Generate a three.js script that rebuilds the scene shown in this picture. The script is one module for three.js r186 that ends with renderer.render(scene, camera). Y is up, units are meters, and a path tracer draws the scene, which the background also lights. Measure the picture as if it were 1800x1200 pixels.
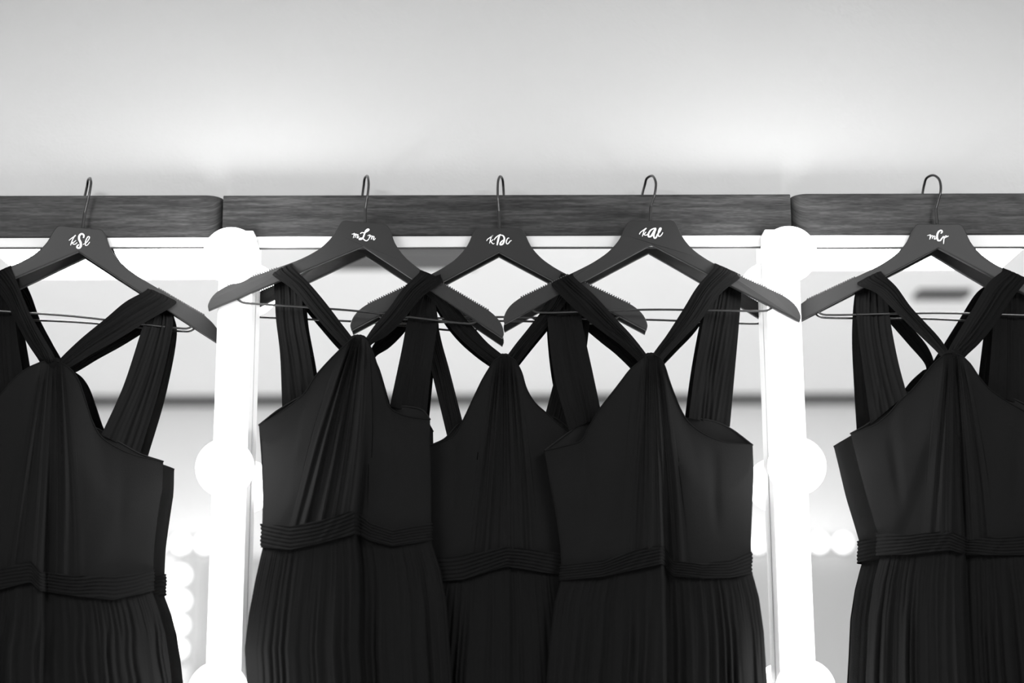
import * as THREE from 'three';
import { RoundedBoxGeometry } from 'three/addons/geometries/RoundedBoxGeometry.js';
import { mergeGeometries } from 'three/addons/utils/BufferGeometryUtils.js';
import { RectAreaLightUniformsLib } from 'three/addons/lights/RectAreaLightUniformsLib.js';

// ------------------------------------------------------------------ camera, light, exposure
RectAreaLightUniformsLib.init();
const scene = new THREE.Scene();
scene.background = new THREE.Color(0x000000);
const FOCAL = 3000;                                   // focal length in pixels of the 1800 x 1200 frame
const camera = new THREE.PerspectiveCamera(2 * Math.atan(600 / FOCAL) * 180 / Math.PI, 1.5, 0.05, 40);
camera.position.set(0, 1.4, 2.6);
camera.rotation.order = 'YXZ';
camera.rotation.set(0.2101, -0.0067, -0.0043);
camera.focus = 2.65;
camera.userData.fStop = 1.7;
camera.updateMatrixWorld(true);
const renderer = new THREE.WebGLRenderer();
renderer.toneMapping = THREE.LinearToneMapping;
renderer.toneMappingExposure = 1.0;
renderer.shadowMap.enabled = true;
const BULB_CANDELA = 0.31, FAR_BULB_CANDELA = 0.003, BULB_GLOW = 5, PANEL_INTENSITY = 35;
const CEILING_Y = 2.66, FAR_Z = 4.4, HALF_X = 3.0, WALL_Z = -0.06;

// ------------------------------------------------------------------ helpers
// a place measured in the photograph, turned into metres on the upright plane at distance z from the mirror
function at(px, py, z) {
  const d = new THREE.Vector3((px - 900) / FOCAL, (600 - py) / FOCAL, -1).applyQuaternion(camera.quaternion);
  const k = (z - camera.position.z) / d.z;
  return new THREE.Vector3(camera.position.x + d.x * k, camera.position.y + d.y * k, z);
}
const measured = (x, y, z) => { const v = new THREE.Vector3(x, y, z).sub(camera.position).applyQuaternion(camera.quaternion.clone().invert()); return [900 - v.x / v.z * FOCAL, 600 + v.y / v.z * FOCAL]; };   // the inverse of at()
const inMirror = (px, py, z) => { const p = at(px, py, -z); p.z = z; return p; };   // a place seen in the mirror
let seed = 7;
const rnd = () => { seed = (seed * 1664525 + 1013904223) >>> 0; return seed / 4294967296; };
const lerp = (a, b, t) => a + (b - a) * t;
const clamp = (x, a = 0, b = 1) => Math.min(b, Math.max(a, x));
const smooth = (a, b, x) => { const t = clamp((x - a) / (b - a)); return t * t * (3 - 2 * t); };
function hash(n) { const s = Math.sin(n * 127.1 + 311.7) * 43758.5453; return s - Math.floor(s); }
function noise1(x) { const i = Math.floor(x), f = x - i, u = f * f * (3 - 2 * f); return lerp(hash(i), hash(i + 1), u) * 2 - 1; }
function table(points) {                              // piecewise linear function through [x, y] pairs, straight beyond the ends
  return x => {
    let k = 0;
    while (k < points.length - 2 && x > points[k + 1][0]) k++;
    const [x0, y0] = points[k], [x1, y1] = points[k + 1];
    return lerp(y0, y1, clamp((x - x0) / (x1 - x0)));
  };
}
const taken = {};
function numbered(name) {
  const n = taken[name] = (taken[name] ?? -1) + 1;
  return n ? `${name}_${String(n).padStart(3, '0')}` : name;
}
function shade(o) { o.traverse(m => { if (m.isMesh) { m.castShadow = true; m.receiveShadow = true; } }); return o; }
function part(name, geometry, material, parent) {
  const m = new THREE.Mesh(geometry, material); m.name = name; m.castShadow = m.receiveShadow = true;
  parent.add(m); return m;
}
function thing(name, label, category, base, group) {
  const g = new THREE.Group(); g.name = numbered(name); g.position.copy(base); scene.add(g);
  g.userData = { label, category }; if (group) g.userData.group = group;
  return g;
}
function structure(name, geometry, material, label, category) {
  const m = new THREE.Mesh(geometry, material); m.name = name; m.castShadow = m.receiveShadow = true;
  m.userData = { kind: 'structure', label, category }; scene.add(m); return m;
}
const box = (x0, x1, y0, y1, z0, z1) => new THREE.BoxGeometry(x1 - x0, y1 - y0, z1 - z0).translate((x0 + x1) / 2, (y0 + y1) / 2, (z0 + z1) / 2);
const rbox = (x0, x1, y0, y1, z0, z1, r) => new RoundedBoxGeometry(x1 - x0, y1 - y0, z1 - z0, 3, r).translate((x0 + x1) / 2, (y0 + y1) / 2, (z0 + z1) / 2);
function local(geometry, base) { return geometry.translate(-base.x, -base.y, -base.z); }
function grid(rows, columns, f, closed = false) {     // a sheet of rows x columns points
  const p = [], uv = [], ix = [];
  for (let r = 0; r <= rows; r++) for (let c = 0; c <= columns; c++) {
    const q = f(c / columns, r / rows); p.push(q.x, q.y, q.z); uv.push(q.u ?? q.x, q.v ?? q.y);
  }
  const w = columns + 1;
  for (let r = 0; r < rows; r++) for (let c = 0; c < columns; c++) { const a = r * w + c; ix.push(a, a + w, a + 1, a + 1, a + w, a + w + 1); }
  const g = new THREE.BufferGeometry();
  g.setAttribute('position', new THREE.Float32BufferAttribute(p, 3));
  g.setAttribute('uv', new THREE.Float32BufferAttribute(uv, 2));
  g.setIndex(ix); g.computeVertexNormals();
  if (closed) {
    const n = g.attributes.normal;
    for (let r = 0; r <= rows; r++) {
      const a = r * w, b = a + columns, v = new THREE.Vector3(n.getX(a) + n.getX(b), n.getY(a) + n.getY(b), n.getZ(a) + n.getZ(b)).normalize();
      n.setXYZ(a, v.x, v.y, v.z); n.setXYZ(b, v.x, v.y, v.z);
    }
  }
  return g;
}
const tube = (points, r, n = 40, m = 8) => new THREE.TubeGeometry(new THREE.CatmullRomCurve3(points), n, r, m);
function curve2(points) { return new THREE.CatmullRomCurve3(points.map(([x, y]) => new THREE.Vector3(x, y, 0)), false, 'centripetal'); }

// ------------------------------------------------------------------ procedural textures
function dataTexture(w, h, f, srgb) {
  const d = new Uint8Array(w * h * 4);
  for (let y = 0; y < h; y++) for (let x = 0; x < w; x++) {
    const v = clamp(f(x / w, y / h), 0, 1) * 255, k = (y * w + x) * 4;
    d[k] = d[k + 1] = d[k + 2] = v; d[k + 3] = 255;
  }
  const t = new THREE.DataTexture(d, w, h); t.wrapS = t.wrapT = THREE.RepeatWrapping;
  t.magFilter = THREE.LinearFilter; t.minFilter = THREE.LinearFilter; t.needsUpdate = true;
  if (srgb) t.colorSpace = THREE.SRGBColorSpace;
  return t;
}
function wrap2(nx, ny, sd) {                          // tiling value noise
  const v = (i, j) => hash(((i % nx) + nx) % nx * 57.3 + ((j % ny) + ny) % ny * 131.9 + sd);
  return (x, y) => {
    const X = x * nx, Y = y * ny, i = Math.floor(X), j = Math.floor(Y), a = X - i, b = Y - j, u = a * a * (3 - 2 * a), w = b * b * (3 - 2 * b);
    return lerp(lerp(v(i, j), v(i + 1, j), u), lerp(v(i, j + 1), v(i + 1, j + 1), u), w);
  };
}
const g1 = wrap2(7, 110, 1), g2 = wrap2(30, 300, 2), g3 = wrap2(90, 500, 3), g4 = wrap2(5, 14, 4);
const grain = (x, y) => 0.36 * g1(x + 0.02 * g4(x, y), y) + 0.34 * g2(x, y) + 0.2 * g3(x, y) + 0.1 * g4(x, y);
const woodMap = dataTexture(1024, 1024, (x, y) => 0.52 + 0.5 * (grain(x, y) - 0.5), true); 
const woodBump = dataTexture(1024, 1024, (x, y) => grain(x, y));
for (const t of [woodMap, woodBump]) t.repeat.set(1 / 0.5, 1 / 0.5);
const p1 = wrap2(24, 24, 11), p2 = wrap2(90, 90, 12), p3 = wrap2(200, 200, 13);
const plaster = dataTexture(512, 512, (x, y) => 0.35 * p1(x, y) + 0.35 * p2(x, y) + 0.3 * p3(x, y));
plaster.repeat.set(1 / 0.6, 1 / 0.6);
const w1 = wrap2(128, 256, 21), w2 = wrap2(256, 64, 22);
const weave = dataTexture(512, 512, (x, y) => 0.5 * w1(x, y) + 0.5 * w2(x, y));
weave.repeat.set(1 / 0.12, 1 / 0.12);

// ------------------------------------------------------------------ materials (the photograph is black and white)
const grey = v => new THREE.Color().setRGB(v, v, v);
const std = o => new THREE.MeshStandardMaterial({ side: THREE.DoubleSide, ...o });
const M = {
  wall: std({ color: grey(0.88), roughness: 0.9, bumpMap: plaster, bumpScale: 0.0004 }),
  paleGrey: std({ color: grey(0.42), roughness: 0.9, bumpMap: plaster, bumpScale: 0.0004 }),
  ceiling: std({ color: grey(0.95), roughness: 0.95 }),
  floor: std({ color: grey(0.68), roughness: 0.7 }),
  wood: new THREE.MeshPhysicalMaterial({ side: THREE.DoubleSide, color: grey(0.105), roughness: 0.5, ior: 1.2, map: woodMap, bumpMap: woodBump, bumpScale: 0.0003 }),
  darkWood: std({ color: grey(0.05), roughness: 0.6 }),
  mirror: std({ color: grey(0.92), roughness: 0.0, metalness: 1 }),
  white: std({ color: grey(0.82), roughness: 0.45 }),
  trim: std({ color: grey(0.45), roughness: 0.5 }),
  metalWhite: std({ color: grey(0.86), roughness: 0.35 }),
  gap: std({ color: grey(0.03), roughness: 0.8 }),
  hanger: new THREE.MeshPhysicalMaterial({ side: THREE.DoubleSide, color: grey(0.019), roughness: 0.35, ior: 1.15 }),
  rubber: std({ color: grey(0.03), roughness: 0.8 }),
  wire: std({ color: grey(0.045), roughness: 0.28, metalness: 1 }),
  ink: std({ color: grey(0.62), roughness: 0.6 }),
  dress: new THREE.MeshPhysicalMaterial({ color: grey(0.0056), roughness: 1, ior: 1, specularIntensity: 0, bumpMap: weave, bumpScale: 0.0002, side: THREE.DoubleSide }),
  chiffon: new THREE.MeshPhysicalMaterial({ color: grey(0.0047), roughness: 1, ior: 1, specularIntensity: 0, bumpMap: weave, bumpScale: 0.0002, side: THREE.DoubleSide }),
  lining: new THREE.MeshPhysicalMaterial({ color: grey(0.008), roughness: 1, ior: 1, specularIntensity: 0, side: THREE.DoubleSide }),
  bulb: std({ color: grey(0.9), roughness: 0.3, emissive: grey(1), emissiveIntensity: BULB_GLOW }),
  farBulb: std({ color: grey(0.9), roughness: 0.3, emissive: grey(1), emissiveIntensity: 2.6 }),
  panelLight: std({ color: grey(0.9), roughness: 0.5, emissive: grey(1), emissiveIntensity: 1.1 }),
  socket: std({ color: grey(0.6), roughness: 0.3, metalness: 0.8 }),
  greyPanel: std({ color: grey(0.42), roughness: 0.6 }),
  vent: std({ color: grey(0.12), roughness: 0.6 }),
};

// ------------------------------------------------------------------ the room
structure('floor', box(-HALF_X - .12, HALF_X + .12, -0.12, 0, WALL_Z - .12, FAR_Z + .12), M.floor, 'wooden floor of the dressing room', 'floor');
structure('ceiling', box(-HALF_X - .12, HALF_X + .12, CEILING_Y, CEILING_Y + .12, WALL_Z - .12, FAR_Z + .12), M.ceiling, 'white ceiling of the dressing room', 'ceiling');
const wallBack = new THREE.BoxGeometry(2 * HALF_X + .24, CEILING_Y, .12, 1, 1, 1);
{ const uv = wallBack.attributes.uv, p = wallBack.attributes.position; for (let i = 0; i < uv.count; i++) uv.setXY(i, p.getX(i), p.getY(i)); }
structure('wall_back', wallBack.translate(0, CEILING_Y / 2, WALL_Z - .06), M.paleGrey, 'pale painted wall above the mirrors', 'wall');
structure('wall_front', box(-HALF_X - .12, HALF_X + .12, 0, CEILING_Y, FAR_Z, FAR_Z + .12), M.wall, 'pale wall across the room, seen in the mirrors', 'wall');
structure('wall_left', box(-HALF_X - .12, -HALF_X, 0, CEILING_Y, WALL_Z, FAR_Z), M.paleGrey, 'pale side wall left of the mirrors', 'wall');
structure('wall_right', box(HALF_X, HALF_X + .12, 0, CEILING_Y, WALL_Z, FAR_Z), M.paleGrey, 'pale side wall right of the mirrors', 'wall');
{
  const y1 = inMirror(880, 690, FAR_Z).y, y0 = inMirror(880, 712, FAR_Z).y;
  structure('trim_1', rbox(-HALF_X, HALF_X, y0, y1, FAR_Z - .03, FAR_Z, .006), M.darkWood, 'dark wooden cornice across the room, a band in the mirrors', 'cornice');
}

// ------------------------------------------------------------------ mirrors with a wooden header rail
const RAIL_FRONT = 0.006, RAIL_BACK = -0.022;
function plankUV(g, turn) { const uv = g.attributes.uv, p = g.attributes.position; for (let i = 0; i < uv.count; i++) uv.setXY(i, p.getX(i) + turn, p.getY(i) + p.getZ(i) + turn * .37); return g; }
function wallMirror(label, px0, px1, pyTop0, pyBottom, pxRef, roundEnd) {
  const zR = RAIL_FRONT;
  const x0 = at(px0, 380, zR).x, x1 = at(px1, 380, zR).x;
  const top = at(pxRef, pyTop0, zR).y, bottom = at(pxRef, pyBottom, zR).y;
  const base = new THREE.Vector3((x0 + x1) / 2, 0.85, 0);
  const g = thing('wall_mirror', label, 'mirror', base, 'wall mirrors');
  // plan of the rail: square ends, or a rounded nose at one end
  const s = new THREE.Shape(), R = 0.026, zb = -RAIL_BACK, zf = -RAIL_FRONT;
  if (roundEnd > 0) { s.moveTo(x0, zb); s.lineTo(x1, zb); s.absarc(x1 - R, zf + R, R, 0, -Math.PI / 2, true); s.lineTo(x0, zf); }
  else if (roundEnd < 0) { s.moveTo(x1, zb); s.lineTo(x1, zf); s.lineTo(x0 + R, zf); s.absarc(x0 + R, zf + R, R, -Math.PI / 2, -Math.PI, true); s.lineTo(x0, zb); }
  else { s.moveTo(x0, zb); s.lineTo(x1, zb); s.lineTo(x1, zf); s.lineTo(x0, zf); }
  s.closePath();
  const b = 0.0022;
  const rail = new THREE.ExtrudeGeometry(s, { depth: top - bottom - 2 * b, bevelEnabled: true, bevelThickness: b, bevelSize: b, bevelOffset: -b, bevelSegments: 3, curveSegments: 10 });
  rail.rotateX(-Math.PI / 2).translate(0, bottom + b, 0);
  part('header_rail', local(plankUV(rail, rnd() * 3), base), M.wood, g).userData.label = 'dark wooden header rail with fine horizontal grain';
  const ledge0 = at(pxRef, 434, 0.003).y;
  part('edge_trim', local(rbox(x0, x1, ledge0, bottom + .004, -.02, .0035, .0012), base), M.trim, g).userData.label = 'narrow white trim under the rail';
  part('shadow_gap', local(box(x0, x1, ledge0 - .0022, ledge0, -.02, .0012), base), M.gap, g).userData.label = 'thin dark joint above the glass';
  part('mirror_glass', local(box(x0, x1, .85, ledge0 - .0022, -.012, 0), base), M.mirror, g);
  part('backing_board', local(box(x0, x1, .85, bottom + .02, WALL_Z, -.0235), base), M.gap, g);
  part('bottom_rail', local(rbox(x0, x1, .79, .85, WALL_Z, .012, .003), base), M.wood, g);
}
wallMirror('large mirror at the left edge under a wooden rail with rounded end', -620, 388.5, 343, 417, 200, 1);
wallMirror('central mirror between the two columns of round bulbs', 391.5, 1390.5, 342, 414, 890, 0);
wallMirror('large mirror at the right edge, its rail slightly higher', 1393.5, 2420, 339.5, 412.5, 1600, -1);

// ------------------------------------------------------------------ bulb strips beside the central mirror
const bulbGeo = r => {
  const p = [];
  for (let i = 0; i <= 26; i++) { const a = Math.PI * (i / 26) * 0.86; p.push(new THREE.Vector2(Math.sin(a) * r, Math.cos(a) * r)); }
  p.push(new THREE.Vector2(r * 0.30, -r * 1.12), new THREE.Vector2(r * 0.28, -r * 1.3));
  return new THREE.LatheGeometry(p, 40).rotateX(Math.PI / 2);
};
const STRIP_Z = 0.046, BULB_R = 0.0425, BULB_Z = 0.046 + 0.012 + BULB_R * 1.2;
function bulbLight(parent, x, y, z, candela, r) {
  const l = new THREE.PointLight(0xffffff, candela, 0, 2); l.position.set(x, y, z); l.castShadow = true; l.shadow.radius = r / 0.02 * 0.9; parent.add(l);
}
function bulbStrip(label, pxIn, pxOut, pyRef, pyTop, pxBulb, pyBulb) {
  const xa = at(pxIn, pyRef, STRIP_Z).x, xb = at(pxOut, pyRef, STRIP_Z).x, x0 = Math.min(xa, xb), x1 = Math.max(xa, xb);
  const top = at(pxIn, pyTop, STRIP_Z).y, b0 = at(pxBulb, pyBulb, BULB_Z);
  const base = new THREE.Vector3((x0 + x1) / 2, 0.85, 0);
  const g = thing('vanity_light_strip', label, 'vanity light', base, 'bulb strips beside the central mirror');
  part('housing', local(rbox(x0, x1, .85, top, .003, STRIP_Z, .0022), base), M.metalWhite, g).userData.label = 'white painted metal housing';
  part('gasket', local(box(x0 + .001, x1 - .001, .85, top - .001, 0, .003), base), M.gap, g);
  for (let k = 0; k < 4; k++) {
    const p = new THREE.Vector3(b0.x, b0.y - k * 0.322, BULB_Z).sub(base);
    const bulb = part('bulb', bulbGeo(BULB_R), M.bulb, g); bulb.position.copy(p);
    const s = part('socket', new THREE.CylinderGeometry(.017, .02, .016, 24).rotateX(Math.PI / 2), M.socket, bulb); s.position.set(0, 0, STRIP_Z - BULB_Z + .008);
    bulbLight(g, p.x, p.y, p.z, BULB_CANDELA, BULB_R);
  }
}
bulbStrip('white column of round bulbs left of the central mirror', 440, 380, 610, 405, 407, 449);
bulbStrip('white column of round bulbs right of the central mirror', 1351, 1411, 610, 403, 1386, 447);

// ------------------------------------------------------------------ across the room, seen in the mirrors
function farBar(label, places, x0, x1, y0, y1) {
  const base = new THREE.Vector3((x0 + x1) / 2, y0, FAR_Z);
  const g = thing('bulb_bar', label, 'vanity light', base, 'bulb bars across the room');
  part('housing', local(rbox(x0, x1, y0, y1, FAR_Z - .03, FAR_Z, .004), base), M.greyPanel, g);
  for (const q of places) {
    const p = new THREE.Vector3(q.x, q.y, FAR_Z - .085).sub(base);
    part('stem', new THREE.CylinderGeometry(.012, .012, .03, 12).rotateX(Math.PI / 2).translate(p.x, p.y, -.042), M.greyPanel, g);
    part('bulb', bulbGeo(.032), M.farBulb, g).position.copy(p);
    bulbLight(g, p.x, p.y, p.z, FAR_BULB_CANDELA, .03);
  }
}
{
  const Z = FAR_Z - .085, row = 955;
  const left = [276, 318, 360, 402].map(x => inMirror(x, row, Z)), right = [1290, 1332, 1374, 1440, 1482].map(x => inMirror(x, row - 1, Z));
  const col = [[318, 1010], [318, 1055], [315, 1098], [313, 1140]].map(([x, y]) => inMirror(x, y, Z));
  farBar('horizontal bar of glowing bulbs in the left mirror reflection', left, left[0].x - .06, left[3].x + .06, left[1].y - .03, left[1].y + .03);
  farBar('horizontal bar of glowing bulbs in the right mirror reflection', right, right[0].x - .06, right[4].x + .06, right[1].y - .03, right[1].y + .03);
  farBar('vertical column of glowing bulbs low in the left mirror reflection', col, col[0].x - .025, col[0].x + .025, col[3].y - .05, left[1].y - .032);
  const yTop = left[1].y - .05;
  const bl = new THREE.Vector3(left[0].x + .3, 0, FAR_Z);
  const gl = thing('grey_screen', 'grey panel under the far bulbs in the left reflection', 'panel', bl);
  part('board', local(rbox(col[0].x + .045, left[3].x + .5, .0, yTop, FAR_Z - .034, FAR_Z - .004, .004), bl), M.greyPanel, gl);
  const br = new THREE.Vector3(right[2].x, 0, FAR_Z);
  const gr = thing('grey_screen', 'grey panel under the far bulbs in the right reflection', 'panel', br);
  part('board', local(rbox(right[0].x - .3, right[4].x + .3, .0, yTop, FAR_Z - .034, FAR_Z - .004, .004), br), M.greyPanel, gr);
}
// on the ceiling
function onCeiling(px, py) {                          // a place on the ceiling, seen in the mirror
  const d = new THREE.Vector3((px - 900) / FOCAL, (600 - py) / FOCAL, -1).applyQuaternion(camera.quaternion);
  const k = (CEILING_Y - camera.position.y) / d.y;
  return new THREE.Vector3(d.x * k, CEILING_Y, -(camera.position.z + d.z * k));
}
function ceilingVent(label, c, w, l) {
  const g = thing('ceiling_vent', label, 'vent', new THREE.Vector3(c.x, CEILING_Y - .012, c.z));
  part('frame', mergeGeometries([box(-w / 2, w / 2, -.006, .012, -l / 2, -l / 2 + .02), box(-w / 2, w / 2, -.006, .012, l / 2 - .02, l / 2), box(-w / 2, -w / 2 + .02, -.006, .012, -l / 2 + .02, l / 2 - .02), box(w / 2 - .02, w / 2, -.006, .012, -l / 2 + .02, l / 2 - .02)]), M.vent, g);
  const n = Math.max(3, Math.round(l / .05));
  for (let k = 0; k < n; k++) part('slat', new THREE.BoxGeometry(w - .04, .002, (l - .04) / n * 1.05).rotateX(.5).translate(0, .0, -l / 2 + .02 + (l - .04) * (k + .5) / n), M.vent, g);
}
ceilingVent('dark ceiling vent reflected at the top of the central mirror', onCeiling(706, 447), .42, .22);
ceilingVent('narrow dark ceiling vent reflected inside the rightmost hanger', onCeiling(1655, 513), .16, .09);
function ceilingPanel(label, x, z) {
  const g = thing('ceiling_light', label, 'ceiling light', new THREE.Vector3(x, CEILING_Y - .02, z), 'ceiling panel lights');
  part('frame', rbox(-.31, .31, 0, .02, -.61, .61, .004), M.white, g);
  part('diffuser', box(-.29, .29, -.004, .0, -.59, .59), M.panelLight, g);
  const l = new THREE.RectAreaLight(0xffffff, PANEL_INTENSITY, .58, 1.18); l.position.set(0, -.006, 0); l.rotation.x = -Math.PI / 2; g.add(l);
}
ceilingPanel('long ceiling light reflected at the top of the left mirror', onCeiling(215, 460).x, onCeiling(215, 470).z - .6);
ceilingPanel('long ceiling light reflected at the top of the right mirror', onCeiling(1570, 460).x, onCeiling(1570, 454).z - .6);

// ------------------------------------------------------------------ hangers
const HALF = [[38, -42], [45, -34], [56, -11], [73, 9], [90, 22], [110, 34], [156, 56], [205, 79], [237, 95], [254, 111], [261, 128], [259, 137.5]];
function strokeShape(points, w) {                     // a brush stroke as a flat outline: thick in the middle, thin at the ends
  const c = curve2(points), n = Math.max(10, points.length * 5), L = [], R = [];
  for (let i = 0; i <= n; i++) {
    const t = i / n, p = c.getPoint(t), d = c.getTangent(t);
    const h = w * (0.42 + 0.58 * Math.sin(Math.PI * clamp(t * 0.9 + 0.05)) ** 0.7) * (0.75 + 0.35 * Math.abs(d.y)) / 2;
    L.push([p.x - d.y * h, p.y + d.x * h]); R.push([p.x + d.y * h, p.y - d.x * h]);
  }
  return [L, R];
}
function ribbonGeo(L, R, place) {                     // a flat ribbon between two edges, lifted with a low rim
  const pos = [], ix = [];
  for (let i = 0; i < L.length; i++) for (const q of [L[i], R[i]]) { const a = place(q[0], q[1], 0.0007), b = place(q[0], q[1], -0.0004); pos.push(a.x, a.y, a.z, b.x, b.y, b.z); }
  for (let i = 0; i < L.length - 1; i++) {
    const a = i * 4, b = a + 4;
    ix.push(a, a + 2, b, b, a + 2, b + 2, a, b, a + 1, b, b + 1, a + 1, a + 2, a + 3, b + 2, b + 2, a + 3, b + 3);
  }
  const g = new THREE.BufferGeometry(); g.setAttribute('position', new THREE.Float32BufferAttribute(pos, 3)); g.setIndex(ix); g.computeVertexNormals();
  return g;
}
const HANGER_T = 0.009;
function woodenHanger(o) {
  const [vx, vy] = o.apex, ca = Math.cos(o.turn), sa = Math.sin(o.turn);
  const px = (x, y) => [vx + x * ca - y * sa, vy + x * sa + y * ca];
  const hz = X => { const d = X - vx; return o.z + o.yaw * d + o.bow * d * d; };
  const onPlane = (x, y) => { const [X, Y] = px(x, y); return at(X, Y, hz(X)); };
  const hang = at(vx, vy, o.z), base = new THREE.Vector3(hang.x, at(vx, vy + 138, o.z).y, o.z);
  const g = thing('wooden_hanger', o.label, 'hanger', base, 'monogrammed dress hangers');
  // body: outline measured on its own slightly bent plane, extruded with a soft bevel
  const out = [];
  const right = curve2([[0, -42.5], [20, -42.5]].concat(HALF));
  const N = 46;
  for (let i = 0; i <= N; i++) { const p = right.getPoint(i / N); out.push([p.x, p.y]); }
  for (let i = 1; i < 24; i++) out.push([259 * (1 - i / 24), 137.5 * (1 - i / 24)]);
  out.push([0, 0]);
  for (let i = 23; i > 0; i--) out.push([-259 * (1 - i / 24), 137.5 * (1 - i / 24)]);
  for (let i = N; i > 0; i--) { const p = right.getPoint(i / N); out.push([-p.x, p.y]); }
  const world = out.map(([x, y]) => onPlane(x, y));
  const s = new THREE.Shape(world.map(p => new THREE.Vector2(p.x, p.y)));
  const b = 0.0016;
  const body = new THREE.ExtrudeGeometry(s, { depth: HANGER_T - 2 * b, bevelEnabled: true, bevelThickness: b, bevelSize: b, bevelOffset: -b, bevelSegments: 3, curveSegments: 1 });
  const pxAt = (x, y) => { let z = o.z, X = 0; for (let k = 0; k < 4; k++) { X = measured(x, y, z)[0]; z = hz(X); } return X; };
  const bp = body.attributes.position;
  for (let i = 0; i < bp.count; i++) bp.setZ(i, bp.getZ(i) - HANGER_T / 2 + b + hz(pxAt(bp.getX(i), bp.getY(i))));
  body.computeVertexNormals();
  part('body', local(body, base), M.hanger, g);
  // hook
  const hk = o.hook.map(([X, Y, z]) => at(X, Y, z));
  part('hook', local(tube(hk.slice(1), 0.0020, 80, 10), base), M.wire, g);
  part('collar', local(tube([hk[0].clone().add(new THREE.Vector3(0, -.006, 0)), hk[0], hk[1].clone(), hk[1].clone().lerp(hk[2], .06)], 0.0024, 12, 10), base), M.hanger, g);
  // trouser bar
  const wirePt = (x, y, dz = 0) => { const [X, Y] = px(x, y), t = (x + 212) / 424; const za = hz(px(-205, 112)[0]), zb = hz(px(205, 112)[0]); return at(X, Y, lerp(za, zb, t) + dz); };
  part('trouser_bar', local(tube([wirePt(-212, 108), wirePt(-210, 112), wirePt(-203, 116), wirePt(-190, 117), wirePt(-100, 115), wirePt(0, 113), wirePt(100, 115), wirePt(190, 117), wirePt(203, 116), wirePt(210, 112), wirePt(212, 108)], 0.0017, 90, 8), base), M.wire, g);
  // ribbed rubber grips on top of the arms
  for (const side of [-1, 1]) {
    const teeth = [];
    for (let k = 0; k < 22; k++) {
      const x = 146 + k * 3.9, y = 51 + (x - 146) * 0.468;
      const c = onPlane(side * x, y), e = onPlane(side * (x + 3), y + 1.4);
      const q = new THREE.CylinderGeometry(.0011, .0011, HANGER_T * .8, 8).rotateX(Math.PI / 2).translate((c.x + e.x) / 2, (c.y + e.y) / 2 + .0006, hz(px(side * x, y)[0]));
      teeth.push(q);
    }
    part('grip', local(mergeGeometries(teeth), base), M.rubber, g).userData.label = 'ribbed rubber grip on the arm';
  }
  // monogram
  const letters = [];
  for (const [w, pts] of o.strokes) {
    const [L, R] = strokeShape(pts.map(([x, y]) => [o.zoom[0] + x / o.zoom[2], o.zoom[1] + y / o.zoom[2]]), w * .64);
    letters.push(ribbonGeo(L, R, (X, Y, dz) => at(X, Y, hz(X) + HANGER_T / 2 + dz)));
  }
  part('monogram', local(mergeGeometries(letters), base), M.ink, g).userData.label = `white painted script letters ${o.letters}`;
  return { hz, px };
}
function hookZ(h, pts) {                              // shank, rising bend, round top over the rail, tip behind the rail
  const q = pts.map(([x, y], i) => [x, y, [h, h, h + .001, h - .003, -.009, -.030, -.034, -.034][i]]);
  const mix = (a, b, k, m, n) => [lerp(a[0], b[0], k), lerp(a[1], b[1], m), lerp(a[2], b[2], n)];
  return [q[0], q[1], mix(q[1], q[2], .5, .5, .5), q[2], q[3], mix(q[4], q[3], .74, .33, .66), q[4], mix(q[4], q[5], .74, .33, .66), q[5], q[6], q[7]];
}
const hangers = {};
hangers.A = woodenHanger({
  apex: [138, 443], turn: .092, z: .021, yaw: -.00006, bow: 0, letters: 'kSl', zoom: [80, 380, 7.5],
  label: 'dark wooden hanger lettered kSl at the left edge',
  hook: hookZ(.021, [[145.5, 402], [149, 375], [157, 341], [160, 322], [158, 313], [153.5, 325], [149, 346], [148, 352]]),
  strokes: [[3, [[310, 318], [345, 288], [385, 262], [397, 250], [382, 262], [352, 320], [330, 382]]], [2.6, [[402, 316], [372, 343], [350, 347], [372, 368], [395, 365], [417, 343]]],
    [5.4, [[500, 285], [505, 252], [478, 230], [447, 255], [442, 300], [462, 345], [465, 392], [440, 420], [416, 410], [421, 386], [442, 374]]],
    [2.8, [[495, 370], [532, 352], [566, 310], [579, 276], [565, 266], [545, 290], [525, 345], [530, 385], [556, 375], [583, 338]]]],
});
hangers.B = woodenHanger({
  apex: [638, 434], turn: .094, z: .030, yaw: -4.77e-5, bow: 1.894e-7, letters: 'mLm', zoom: [560, 380, 10],
  label: 'dark wooden hanger lettered mLm beside the left bulb column',
  hook: hookZ(.030, [[642, 393], [642.3, 367], [646, 345], [648, 325], [645, 309], [639.5, 325], [637, 344], [636.5, 352]]),
  strokes: [[2.4, [[583, 314], [612, 310], [630, 300], [622, 340], [610, 382]]], [2.4, [[612, 368], [640, 322], [662, 310], [656, 335], [640, 378]]], [2.4, [[645, 368], [668, 328], [692, 320], [690, 345], [676, 378], [692, 381], [712, 352]]],
    [3.8, [[733, 307], [762, 286], [802, 290], [860, 262], [886, 236], [870, 224], [830, 255], [810, 302], [786, 368], [760, 400], [715, 405], [732, 386], [772, 387], [820, 425], [847, 430], [886, 398]]],
    [2.4, [[860, 345], [890, 330], [906, 330], [896, 360], [885, 397]]], [2.4, [[888, 390], [920, 345], [940, 346], [934, 375], [924, 407]]], [2.4, [[930, 395], [960, 350], [976, 362], [962, 404], [977, 415], [1001, 383]]]],
});
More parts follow.
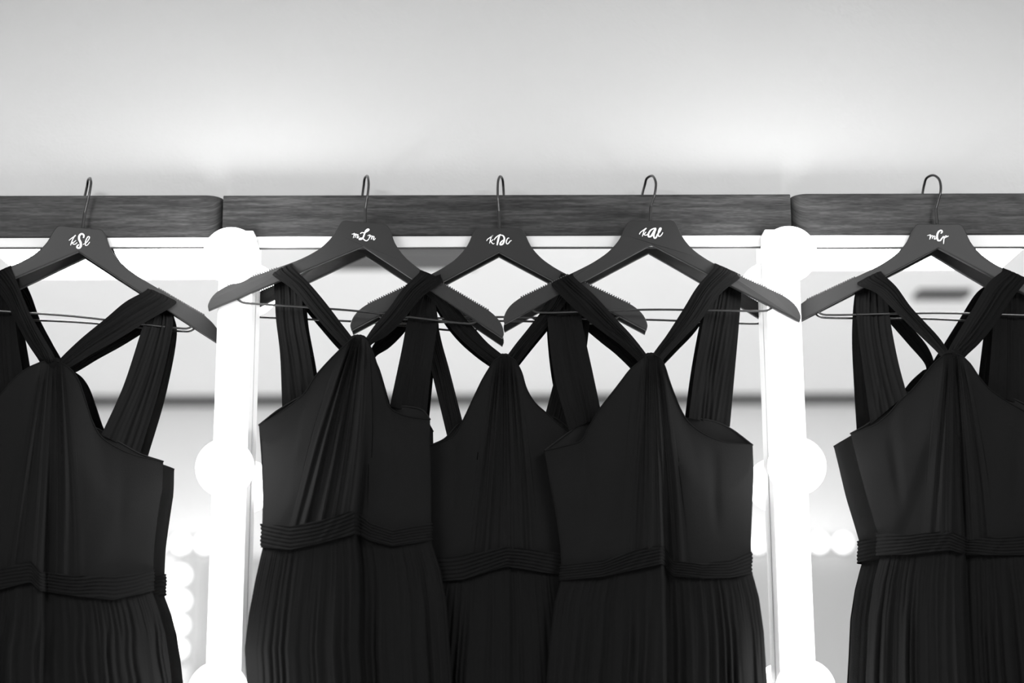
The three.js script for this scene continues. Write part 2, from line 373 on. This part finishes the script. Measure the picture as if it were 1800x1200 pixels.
hangers.C = woodenHanger({
  apex: [877, 444], turn: 0, z: .014, yaw: 0, bow: 0, letters: 'kDc', zoom: [800, 380, 10],
  label: 'dark wooden hanger lettered kDc, middle one of the five',
  hook: hookZ(.014, [[878.5, 401], [877, 372], [875, 347], [875, 327], [879.5, 310], [884.5, 325], [885.5, 343], [885.5, 352]]),
  strokes: [[2.6, [[553, 434], [570, 405], [620, 370], [667, 333], [640, 362], [621, 410], [605, 478]]], [2.6, [[671, 404], [650, 426], [630, 436], [648, 468], [670, 486], [692, 474]]],
    [3, [[686, 418], [705, 385], [750, 345], [802, 316]]], [4.6, [[782, 335], [764, 385], [752, 440], [737, 508]]], [4.4, [[785, 335], [832, 335], [862, 372], [860, 432], [835, 487], [800, 502], [794, 480], [818, 442], [848, 418]]],
    [2.8, [[952, 388], [935, 380], [907, 420], [900, 468], [920, 487], [950, 460], [972, 430], [998, 429]]]],
});
hangers.D = woodenHanger({
  apex: [1145, 431], turn: -.008, z: .026, yaw: 5.07e-5, bow: 2.286e-7, letters: 'kAl', zoom: [1070, 380, 10],
  label: 'dark wooden hanger lettered kAl beside the right bulb column',
  hook: hookZ(.026, [[1143, 391], [1144, 363], [1150, 345], [1153, 325], [1145, 309], [1133.5, 325], [1129, 342], [1128.5, 352]]),
  strokes: [[2.6, [[538, 316], [555, 285], [600, 250], [662, 208], [627, 245], [610, 290], [590, 353]]], [2.6, [[657, 273], [635, 300], [615, 311], [638, 331], [664, 331], [682, 313]]],
    [4.6, [[832, 208], [790, 215], [730, 252], [696, 320], [706, 360], [742, 350], [782, 290], [822, 220], [800, 290], [790, 350], [810, 386], [836, 365], [851, 318]]],
    [3, [[850, 310], [882, 290], [911, 245], [920, 210], [905, 205], [880, 250], [870, 310], [877, 352], [902, 350], [932, 320], [951, 283]]]],
});
hangers.E = woodenHanger({
  apex: [1649, 437], turn: .003, z: .021, yaw: .00006, bow: 0, letters: 'mCp', zoom: [1560, 380, 10],
  label: 'dark wooden hanger lettered mCp at the right edge',
  hook: hookZ(.021, [[1647.5, 395], [1645, 367], [1653, 339], [1653.5, 325], [1639, 308], [1624.5, 325], [1621.5, 340], [1621, 350]]),
  strokes: [[2.3, [[698, 341], [733, 331], [757, 325], [750, 360], [742, 407]]], [2.3, [[747, 395], [780, 340], [797, 345], [785, 397]]], [2.3, [[790, 388], [820, 345], [836, 356], [825, 400], [842, 401], [862, 368]]],
    [4.6, [[938, 302], [962, 272], [945, 247], [905, 265], [880, 310], [874, 380], [895, 426], [925, 426], [956, 390], [985, 350]]],
    [2.6, [[985, 348], [995, 385], [990, 430], [985, 487]]], [2.3, [[994, 377], [1020, 345], [1042, 345], [1026, 370], [1000, 386]]], [2.1, [[1026, 368], [1050, 360], [1077, 343]]]],
});

// ------------------------------------------------------------------ dresses
function along(points) {                              // a smooth line through px points, looked up by its share of length
  const c = curve2(points), n = 200, q = [], s = [0];
  for (let i = 0; i <= n; i++) { q.push(c.getPoint(i / n)); if (i) s.push(s[i - 1] + q[i].distanceTo(q[i - 1])); }
  return t => { const d = clamp(t) * s[n]; let i = 0; while (i < n - 1 && s[i + 1] < d) i++; const f = (d - s[i]) / (s[i + 1] - s[i] || 1); return [lerp(q[i].x, q[i + 1].x, f), lerp(q[i].y, q[i + 1].y, f)]; };
}
const bridge = s => .45 * Math.sqrt(Math.max(0, 1 - s * s)) + .55 * (1 - Math.pow(Math.min(1, Math.abs(s)), 1.6));
function dress(o) {
  const hanger = hangers[o.hanger];
  const zEdge = t => lerp(o.zL, o.zR, t);
  const rndOff = o.seed * 13.7;
  // outlines in px as functions of y: left and right silhouettes
  const XL = table(o.left.map(([x, y]) => [y, x])), XR = table(o.right.map(([x, y]) => [y, x]));
  const bandTop = table(o.band.map(b => [b[0], b[1]])), bandLow = table(o.band.map(b => [b[0], b[2]]));
  const hemY = 0.72;
  const frame = at(o.knot[0], o.knot[1], 0.05), base = new THREE.Vector3(frame.x, hemY, zEdge(.5));
  const g = thing('bridesmaid_dress', o.label, 'dress', base, 'bridesmaid dresses on hangers');
  const dent = t => { const k = t - o.fold; return k < -.012 ? 0 : smooth(-.012, .012, k) * Math.exp(-Math.max(0, k - .012) / .09); };
  const pleat = (t, f, sd) => Math.abs(Math.sin(Math.PI * (t * f + 0.9 * noise1(t * f * 0.7 + sd + rndOff))));
  // ---- bodice front
  const [k0, k1] = o.gather;
  const nl = along(o.neckL), nr = along(o.neckR);
  const kl = o.neckL[o.neckL.length - 1], kr = o.neckR[0];
  const neck = t => t < k0 ? nl(t / k0) : t > k1 ? nr((t - k1) / (1 - k1)) : (() => { const s = (t - k0) / (k1 - k0); return [lerp(kl[0], kr[0], s), lerp(kl[1], kr[1], s) - o.knotRise * Math.sin(Math.PI * s)]; })();
  const XLb = XL(bandTop(XL(o.band[0][1]))), XRb = XR(o.band[o.band.length - 1][1]);
  const frontPoint = (t, v, lift = 0) => {
    const T = neck(t), bx = lerp(XLb, XRb, t), by = bandTop(bx) + 4;
    const vy = Math.pow(v, 1.0);
    let X = lerp(T[0], bx, vy), Y = lerp(T[1], by, vy);
    // follow the side silhouettes near the sides
    const lw = Math.pow(1 - t, 5), rw = Math.pow(t, 5);
    const nl0 = neck(0), nr0 = neck(1);
    X += lw * (XL(Y) - lerp(nl0[0], XLb, clamp((Y - nl0[1]) / (by - nl0[1])))) * (v > 0 ? 1 : 0);
    X += rw * (XR(Y) - lerp(nr0[0], XRb, clamp((Y - nr0[1]) / (by - nr0[1])))) * (v > 0 ? 1 : 0);
    // drape: folds fan out from the knot
    if (t > k0 - .02 && t < k1 + .02) X += 5 * Math.sin(v * Math.PI) * (k0 + (k1 - k0) / 2 - t) * -8 * o.fan;
    const s = 2 * t - 1;
    const gatherW = smooth(k0 - .05, k0 + .08, t) * (1 - smooth(k1 - .08, k1 + .05, t));
    const grow = smooth(0, .12, v);
    let z = zEdge(t) + o.depth * bridge(s) * lerp(.12, 1, smooth(0, .5, v)) - .016 * (1 - v) * Math.exp(-Math.pow((t - (k0 + k1) / 2) / .16, 2));
    z += gatherW * (0.0015 + .0018 * grow) * (pleat(t, 62, 1) - .5) * (1 - .5 * v) * (.6 + .4 * noise1(t * 15 + v * 2));
    z += gatherW * .005 * grow * noise1(t * 30 + 1.2 * v + rndOff);
    z += gatherW * .002 * smooth(.02, .2, v);                                        // the drape lies over the flat panels
    z += (1 - gatherW) * .0022 * noise1(t * 9 + 3 * v + rndOff) * smooth(0, .2, v);
    z -= o.sideFold * Math.exp(-Math.pow((Math.abs(s) - .80 + .12 * v) / .045, 2)) * Math.sin(Math.PI * clamp(v * 1.2));
    z -= (o.lean ?? 0) * (1 - v) * (1 - v) * bridge(s);
    z -= o.foldDepth * dent(t) * smooth(.35, .95, v) * bridge(s);
    const p = at(X, Y, z + lift);
    return { x: p.x, y: p.y, z: p.z };
  };
  const front = grid(56, 190, (u, v) => frontPoint(u, v));
  const bodice = part('bodice_front', local(front, base), M.dress, g);
  const rim = [];
  for (let i = 0; i <= 90; i++) { const q = frontPoint(i / 90, 0.0); rim.push(new THREE.Vector3(q.x, q.y, q.z)); }
  part('neckline_edge', local(tube(rim, 0.0011, 180, 6), base), M.dress, bodice);
  // ---- bodice back
  const bt = along(o.backTop);
  const back = grid(24, 80, (t, v) => {
    const T = bt(t), s = 2 * t - 1, bx = lerp(XLb, XRb, t), by = bandTop(bx) + 4;
    let X = lerp(T[0], bx, v), Y = lerp(T[1], by, v);
    X += Math.pow(1 - t, 5) * (XL(Y) - lerp(o.backTop[0][0], XLb, v)) + Math.pow(t, 5) * (XR(Y) - lerp(o.backTop[o.backTop.length - 1][0], XRb, v));
    const z = zEdge(t) - o.depthBack * bridge(s) + .0012 * noise1(t * 14 + rndOff) * bridge(s);
    return at(X, Y, z);
  });
  const bb = part('bodice_back', local(back, base), M.lining, g);
  const rimB = [];
  for (let i = 0; i <= 60; i++) { const t = i / 60, T = bt(t), s = 2 * t - 1; rimB.push(at(T[0], T[1], zEdge(t) - o.depthBack * bridge(s))); }
  part('elastic_edge', local(tube(rimB, 0.0014, 120, 6), base), M.lining, bb);
  // ---- waistband: a closed tube with folded pleats
  const loop = (a, f) => { const c = Math.cos(a), s = Math.sin(a); return f((1 - c) / 2, s >= 0 ? 1 : -1, Math.abs(s)); };
  const band = grid(40, 200, (u, v) => loop(u * 2 * Math.PI, (t, side, b) => {
    const bx = lerp(XLb - 1.5, XRb + 1.5, t), y0 = bandTop(bx), y1 = bandLow(bx), Y = lerp(y0, y1, v);
    const diag = v * 6 + .5 * Math.sin(t * 7 + rndOff) + .35 * noise1(t * 6 + rndOff);
    const r = Math.abs(Math.sin(Math.PI * diag)) * .0022 + .0012 * noise1(t * 30 + v * 3);
    const z = zEdge(t) + side * ((side > 0 ? o.depth * .96 + .005 : o.depthBack) * b + r * b) - (side > 0 ? o.foldDepth * dent(t) * b : 0);
    return at(bx + (t < .5 ? -1 : 1) * r * 900 * (1 - b), Y, z);
  }), true);
  part('waistband', local(band, base), M.chiffon, g);
  // ---- skirt: a closed, gathered tube down to the hem
  const yBot = 1195;
  const skirtRows = 60;
  const skirt = grid(skirtRows, 420, (u, v) => loop(u * 2 * Math.PI, (t, side, b) => {
    const inFrame = .6, vv = clamp(v / inFrame), bx = lerp(XLb, XRb, t), y0 = bandLow(bx) - 3;
    const sway = noise1(t * 7 + rndOff) * .012 * v;
    let Y = lerp(y0, yBot, vv), xl = XL(Y), xr = XR(Y), tt = clamp(t + sway * 1);
    let X = lerp(xl, xr, tt);
    const flare = lerp(1, 1.25, smooth(0, 1, v));
    const top = smooth(0, .05, v), f = side > 0 ? 30 : 24, shift = side > 0 ? 0 : 40;
    const fine = (pleat(t, f * 1.9, 2 + shift) - .5) * .0022 * (1 - .85 * smooth(.1, .4, v));
    const coarse = (pleat(t + .01 * noise1(v * 3 + rndOff), f * .62, 9 + shift) - .55) * lerp(.002, .009, smooth(.02, .5, v)) * (.55 + .6 * noise1(t * 12 + rndOff + side));
    const mid = (pleat(t, f, 14 + shift) - .5) * lerp(.0015, .0022, smooth(0, .3, v)) * (.6 + .5 * noise1(t * 17 + rndOff + v * 2));
    const rel = (fine + coarse + mid) * top;
    let z = zEdge(t) + side * ((side > 0 ? o.depth * .93 : o.depthBack * .95) * b * (side > 0 ? flare : 1) + (side > 0 ? rel : rel * .35) * Math.min(1, b * 2.2));
    if (side > 0) z -= o.foldDepth * 1.0 * dent(t) * b;
    z = Math.max(z, .006);
    const p = at(X + rel * 350 * (1 - b) * (t < .5 ? -1 : 1) + 260 * mid * (2 * t - 1), Y, z);
    if (v > inFrame) { const k = (v - inFrame) / (1 - inFrame), lowY = lerp(p.y, hemY, k); p.x = base.x + (p.x - base.x) * (1 + .18 * k); p.y = lowY; }
    return p;
  }), true);
  part('skirt', local(skirt, base), M.chiffon, g);
  // ---- straps: each runs from the knot over the hanger arm and down to the back
  const zKnot = frontPoint((k0 + k1) / 2, .03).z;
  for (const st of o.straps) {
    const nF = st.frontL.length, rows = [];
    const zh = hanger.hz((st.topL[0] + st.topR[0]) / 2), pad = HANGER_T / 2 + .0035;
    st.frontL.forEach((q, i) => rows.push([q, st.frontR[i], lerp(zKnot - .002, zh + pad + .001, Math.pow(i / (nF - 1), .8))]));
    rows.push([[st.topL[0], st.topL[1] + 5], [st.topR[0], st.topR[1] + 5], zh + pad - .0006]);
    rows.push([st.topL, st.topR, zh]);
    rows.push([[st.topL[0], st.topL[1] + 7], [st.topR[0], st.topR[1] + 7], zh - pad + .0006]);
    const nB = st.backL.length, zb = t => zEdge(t) - o.depthBack * bridge(2 * t - 1) + .001;
    st.backL.forEach((q, i) => {
      const end = st.backR[i], t = clamp((((q[0] + end[0]) / 2) - XLb) / (XRb - XLb), .03, .97);
      rows.push([q, end, lerp(Math.max(.006, zh - pad), zb(t), nB > 1 ? i / (nB - 1) : 1)]);
    });
    const cl = new THREE.CatmullRomCurve3(rows.map(r => at(r[0][0], r[0][1], r[2])), false, 'centripetal'), cr = new THREE.CatmullRomCurve3(rows.map(r => at(r[1][0], r[1][1], r[2])), false, 'centripetal');
    const sd = st.topL[0] * .013;
    const geo = grid(110, 40, (u, v) => {
      const a = cl.getPoint(v), b = cr.getPoint(v), w = a.distanceTo(b), p = a.lerp(b, u);
      const e = Math.sin(Math.PI * u), k = Math.min(1, w / .03);
      const ridge = (Math.abs(Math.sin(Math.PI * (u * 3.6 + .5 * noise1(v * 4 + sd) + noise1(u * 3 + sd)))) - .5) * .0030 + (Math.abs(Math.sin(Math.PI * (u * 9 + noise1(v * 5 + sd * 3)))) - .5) * .0014;
      const onFront = v < (nF + 1) / (rows.length - 1) ? 1 : -1;
      const overArm = Math.abs(v - (nF + 1) / (rows.length - 1)) < .06 ? .45 : 1;
      p.z += onFront * (ridge * e * k * overArm + .003 * e * overArm);
      if (overArm < 1) p.y += .0008;
      p.z = Math.max(p.z, .0025);
      return { x: p.x, y: p.y, z: p.z, u: u * .05, v: v * .4 };
    });
    part('strap', local(geo, base), M.chiffon, g);
  }
  // ---- knot where the straps pass through the gathered top
  const kc = at((kl[0] + kr[0]) / 2, (kl[1] + kr[1]) / 2 - o.knotRise * .35, zKnot - .004);
  const kw = at(kr[0], kr[1], zKnot).x - at(kl[0], kl[1], zKnot).x;
  const knot = new THREE.SphereGeometry(1, 40, 24), kp = knot.attributes.position;
  for (let i = 0; i < kp.count; i++) {
    const x = kp.getX(i), y = kp.getY(i), z = kp.getZ(i), r = 1 + .10 * (Math.abs(Math.sin(x * 9 + rndOff)) - .5) * (z > 0 ? 1 : .3);
    kp.setXYZ(i, x * kw * .50, (y < 0 ? y * 1.6 : y) * .008 * r, (z > 0 ? z * .0055 : z * .010) * r);
  }
  knot.computeVertexNormals();
  part('knot', local(knot.translate(kc.x, kc.y, kc.z), base), M.chiffon, g);
}

dress({
  hanger: 'C', seed: 3, label: 'dark chiffon halter dress in the middle, behind its two neighbours', zL: .030, zR: .030, depth: .015, depthBack: .018, fold: .55, foldDepth: .006, sideFold: .001, fan: .3,
  knot: [887, 625], gather: [.28, .72], knotRise: 8,
  neckL: [[733, 790], [755, 783], [778, 776], [797, 766], [812, 742], [832, 700], [848, 667], [868, 634]], neckR: [[905, 632], [916, 652], [926, 684], [940, 707], [962, 727], [988, 750], [1012, 766], [1034, 786]],
  left: [[733, 790], [740, 870], [748, 968], [748, 1010], [735, 1090], [720, 1200]], right: [[1034, 786], [1028, 870], [1020, 968], [1020, 1010], [1035, 1090], [1050, 1200]],
  band: [[740, 982, 1024], [815, 975, 1018], [890, 960, 995], [950, 968, 1005], [1020, 975, 1015]],
  backTop: [[733, 790], [780, 772], [812, 742], [885, 745], [960, 728], [1000, 752], [1034, 786]],
  straps: [
    { frontL: [[866, 642], [838, 621], [806, 592], [782, 562], [762, 530]], frontR: [[884, 624], [858, 603], [835, 578], [812, 552], [792, 522]], topL: [736, 500], topR: [775, 481], backL: [[730, 530], [742, 590], [758, 650], [788, 774]], backR: [[764, 520], [774, 590], [790, 650], [813, 740]] },
    { frontL: [[892, 624], [906, 605], [930, 575], [954, 543], [968, 515]], frontR: [[910, 640], [936, 606], [961, 575], [985, 545], [1002, 522]], topL: [985, 479], topR: [1022, 497], backL: [[1000, 525], [990, 590], [976, 660], [958, 730]], backR: [[1036, 530], [1034, 590], [1022, 660], [1000, 756]] },
  ],
});
dress({
  hanger: 'A', seed: 1, label: 'dark chiffon halter dress cut off by the left edge of the photo', zL: .050, zR: .044, lean: .018, depth: .034, depthBack: .031, fold: .44, foldDepth: .016, sideFold: .002, fan: .5,
  knot: [92, 636], gather: [.24, .62], knotRise: 5,
  neckL: [[-92, 800], [-60, 775], [-25, 725], [5, 688], [25, 665], [48, 647], [70, 637]], neckR: [[112, 640], [126, 650], [138, 668], [150, 702], [163, 741], [178, 767], [205, 786], [238, 800], [287, 811]],
  left: [[-92, 800], [-82, 880], [-72, 995], [-74, 1040], [-90, 1110], [-105, 1200]], right: [[287, 811], [285, 860], [276, 920], [271, 960], [269, 1000], [268, 1040], [281, 1075], [291, 1110], [304, 1200]],
  band: [[-74, 1000, 1035], [0, 1000, 1036], [54, 985, 1022], [70, 1004, 1038], [140, 1012, 1048], [200, 1012, 1054], [240, 1007, 1045], [268, 1001, 1038]],
  backTop: [[-92, 800], [-30, 770], [40, 760], [120, 745], [168, 752], [215, 780], [248, 798], [287, 811]],
  straps: [
    { frontL: [[98, 640], [104, 632], [140, 597], [185, 560], [221, 530]], frontR: [[112, 650], [124, 645], [162, 622], [203, 599], [256, 566]], topL: [258, 504], topR: [309, 529], backL: [[262, 545], [249, 580], [216, 680], [178, 764]], backR: [[303, 548], [304, 572], [281, 680], [246, 797]] },
    { frontL: [[72, 640], [66, 630], [48, 603], [28, 566], [8, 528]], frontR: [[96, 640], [97, 630], [75, 590], [50, 545], [32, 500]], topL: [-22, 487], topR: [20, 467], backL: [[-28, 520], [-30, 580], [-32, 680], [-30, 760]], backR: [[24, 515], [27, 565], [33, 610], [48, 700]] },
  ],
});
dress({
  hanger: 'B', seed: 2, label: 'dark chiffon halter dress next to the left bulb column', zL: .066, zR: .058, depth: .034, depthBack: .040, fold: .56, foldDepth: .018, sideFold: .001, fan: .9,
  knot: [630, 598], gather: [.18, .60], knotRise: 9,
  neckL: [[455, 747], [490, 727], [512, 711], [536, 690], [552, 664], [576, 636], [600, 612], [613, 600]], neckR: [[646, 600], [655, 618], [665, 650], [676, 688], [685, 715], [700, 726], [724, 733], [756, 737]],
  left: [[455, 747], [459, 800], [462, 870], [461, 920], [462, 962], [449, 1020], [438, 1080], [431, 1140], [435, 1200]], right: [[756, 737], [758, 850], [758, 920], [759, 955], [774, 1000], [785, 1060], [795, 1200]],
  band: [[460, 920, 962], [510, 925, 966], [560, 915, 955], [625, 896, 938], [650, 918, 950], [690, 931, 960], [758, 919, 950]],
  backTop: [[455, 747], [496, 716], [553, 690], [620, 705], [684, 713], [720, 715], [743, 721], [756, 737]],
  straps: [
    { frontL: [[608, 618], [602, 609], [575, 580], [545, 545], [513, 508]], frontR: [[628, 606], [620, 594], [600, 568], [571, 530], [541, 495]], topL: [479, 478], topR: [514, 463], backL: [[482, 508], [485, 560], [492, 620], [496, 717]], backR: [[527, 498], [534, 560], [545, 620], [556, 690]] },
    { frontL: [[636, 612], [640, 600], [656, 575], [681, 545], [712, 503]], frontR: [[648, 618], [653, 606], [677, 592], [702, 570], [742, 522]], topL: [737, 474], topR: [777, 491], backL: [[730, 520], [716, 565], [705, 620], [685, 714]], backR: [[766, 520], [769, 565], [759, 640], [750, 728]] },
  ],
});
dress({
  hanger: 'D', seed: 4, label: 'dark chiffon halter dress next to the right bulb column', zL: .058, zR: .066, depth: .034, depthBack: .040, fold: .54, foldDepth: .018, sideFold: .003, fan: .5,
  knot: [1145, 622], gather: [.33, .66], knotRise: 8,
  neckL: [[957, 792], [995, 783], [1022, 774], [1034, 752], [1055, 717], [1070, 698], [1090, 672], [1108, 649], [1127, 633]], neckR: [[1162, 630], [1169, 645], [1176, 667], [1185, 692], [1196, 718], [1210, 741], [1237, 762], [1272, 776], [1323, 782]],
  left: [[957, 792], [966, 845], [976, 900], [985, 960], [987, 1015], [974, 1060], [966, 1130], [960, 1200]], right: [[1323, 782], [1325, 830], [1323, 880], [1320, 950], [1320, 970], [1323, 1010], [1334, 1050], [1343, 1110], [1350, 1200]],
  band: [[986, 992, 1020], [1060, 985, 1013], [1120, 965, 1000], [1166, 955, 990], [1182, 985, 1012], [1235, 990, 1016], [1285, 984, 1015], [1321, 969, 1008]],
  backTop: [[957, 792], [1000, 760], [1040, 735], [1120, 740], [1212, 735], [1250, 739], [1282, 752], [1323, 782]],
  straps: [
    { frontL: [[1128, 645], [1120, 634], [1090, 606], [1060, 584], [1012, 545]], frontR: [[1142, 632], [1136, 622], [1111, 590], [1081, 558], [1043, 517]], topL: [970, 497], topR: [1008, 480], backL: [[962, 530], [963, 570], [974, 660], [1000, 756]], backR: [[1018, 520], [1024, 570], [1041, 650], [1058, 730]] },
    { frontL: [[1144, 628], [1151, 617], [1171, 590], [1200, 545], [1226, 503]], frontR: [[1160, 642], [1168, 630], [1200, 596], [1230, 565], [1268, 515]], topL: [1256, 463], topR: [1301, 483], backL: [[1248, 510], [1238, 555], [1223, 640], [1211, 734]], backR: [[1303, 510], [1299, 570], [1291, 660], [1283, 750]] },
  ],
});
dress({
  hanger: 'E', seed: 5, label: 'dark chiffon halter dress cut off by the right edge of the photo', zL: .066, zR: .066, depth: .034, depthBack: .050, fold: .52, foldDepth: .016, sideFold: .004, fan: .5,
  knot: [1677, 625], gather: [.30, .70], knotRise: 3,
  neckL: [[1495, 762], [1528, 751], [1543, 743], [1562, 727], [1582, 704], [1600, 688], [1618, 668], [1640, 640], [1660, 622]], neckR: [[1692, 626], [1706, 640], [1718, 658], [1737, 681], [1762, 700], [1800, 722], [1862, 758]],
  left: [[1495, 762], [1507, 810], [1520, 860], [1535, 910], [1543, 937], [1546, 960], [1548, 977], [1536, 1025], [1528, 1080], [1522, 1200]], right: [[1862, 758], [1850, 850], [1832, 935], [1832, 975], [1850, 1060], [1870, 1200]],
  band: [[1543, 936, 976], [1600, 940, 974], [1670, 932, 966], [1700, 945, 975], [1832, 940, 975]],
  backTop: [[1495, 762], [1530, 742], [1592, 690], [1660, 705], [1740, 690], [1810, 715], [1862, 758]],
  straps: [
    { frontL: [[1658, 634], [1650, 622], [1615, 588], [1572, 546], [1540, 515]], frontR: [[1672, 624], [1665, 613], [1650, 592], [1602, 540], [1575, 503]], topL: [1508, 496], topR: [1550, 474], backL: [[1504, 522], [1508, 580], [1520, 670], [1530, 746]], backR: [[1558, 515], [1567, 575], [1580, 640], [1594, 692]] },
    { frontL: [[1664, 624], [1668, 612], [1682, 588], [1708, 545], [1740, 494]], frontR: [[1690, 638], [1697, 627], [1721, 604], [1747, 573], [1781, 522]], topL: [1762, 471], topR: [1803, 489], backL: [[1752, 520], [1746, 570], [1742, 620], [1736, 690]], backR: [[1802, 525], [1805, 580], [1808, 640], [1812, 715]] },
  ],
});
renderer.render(scene, camera);
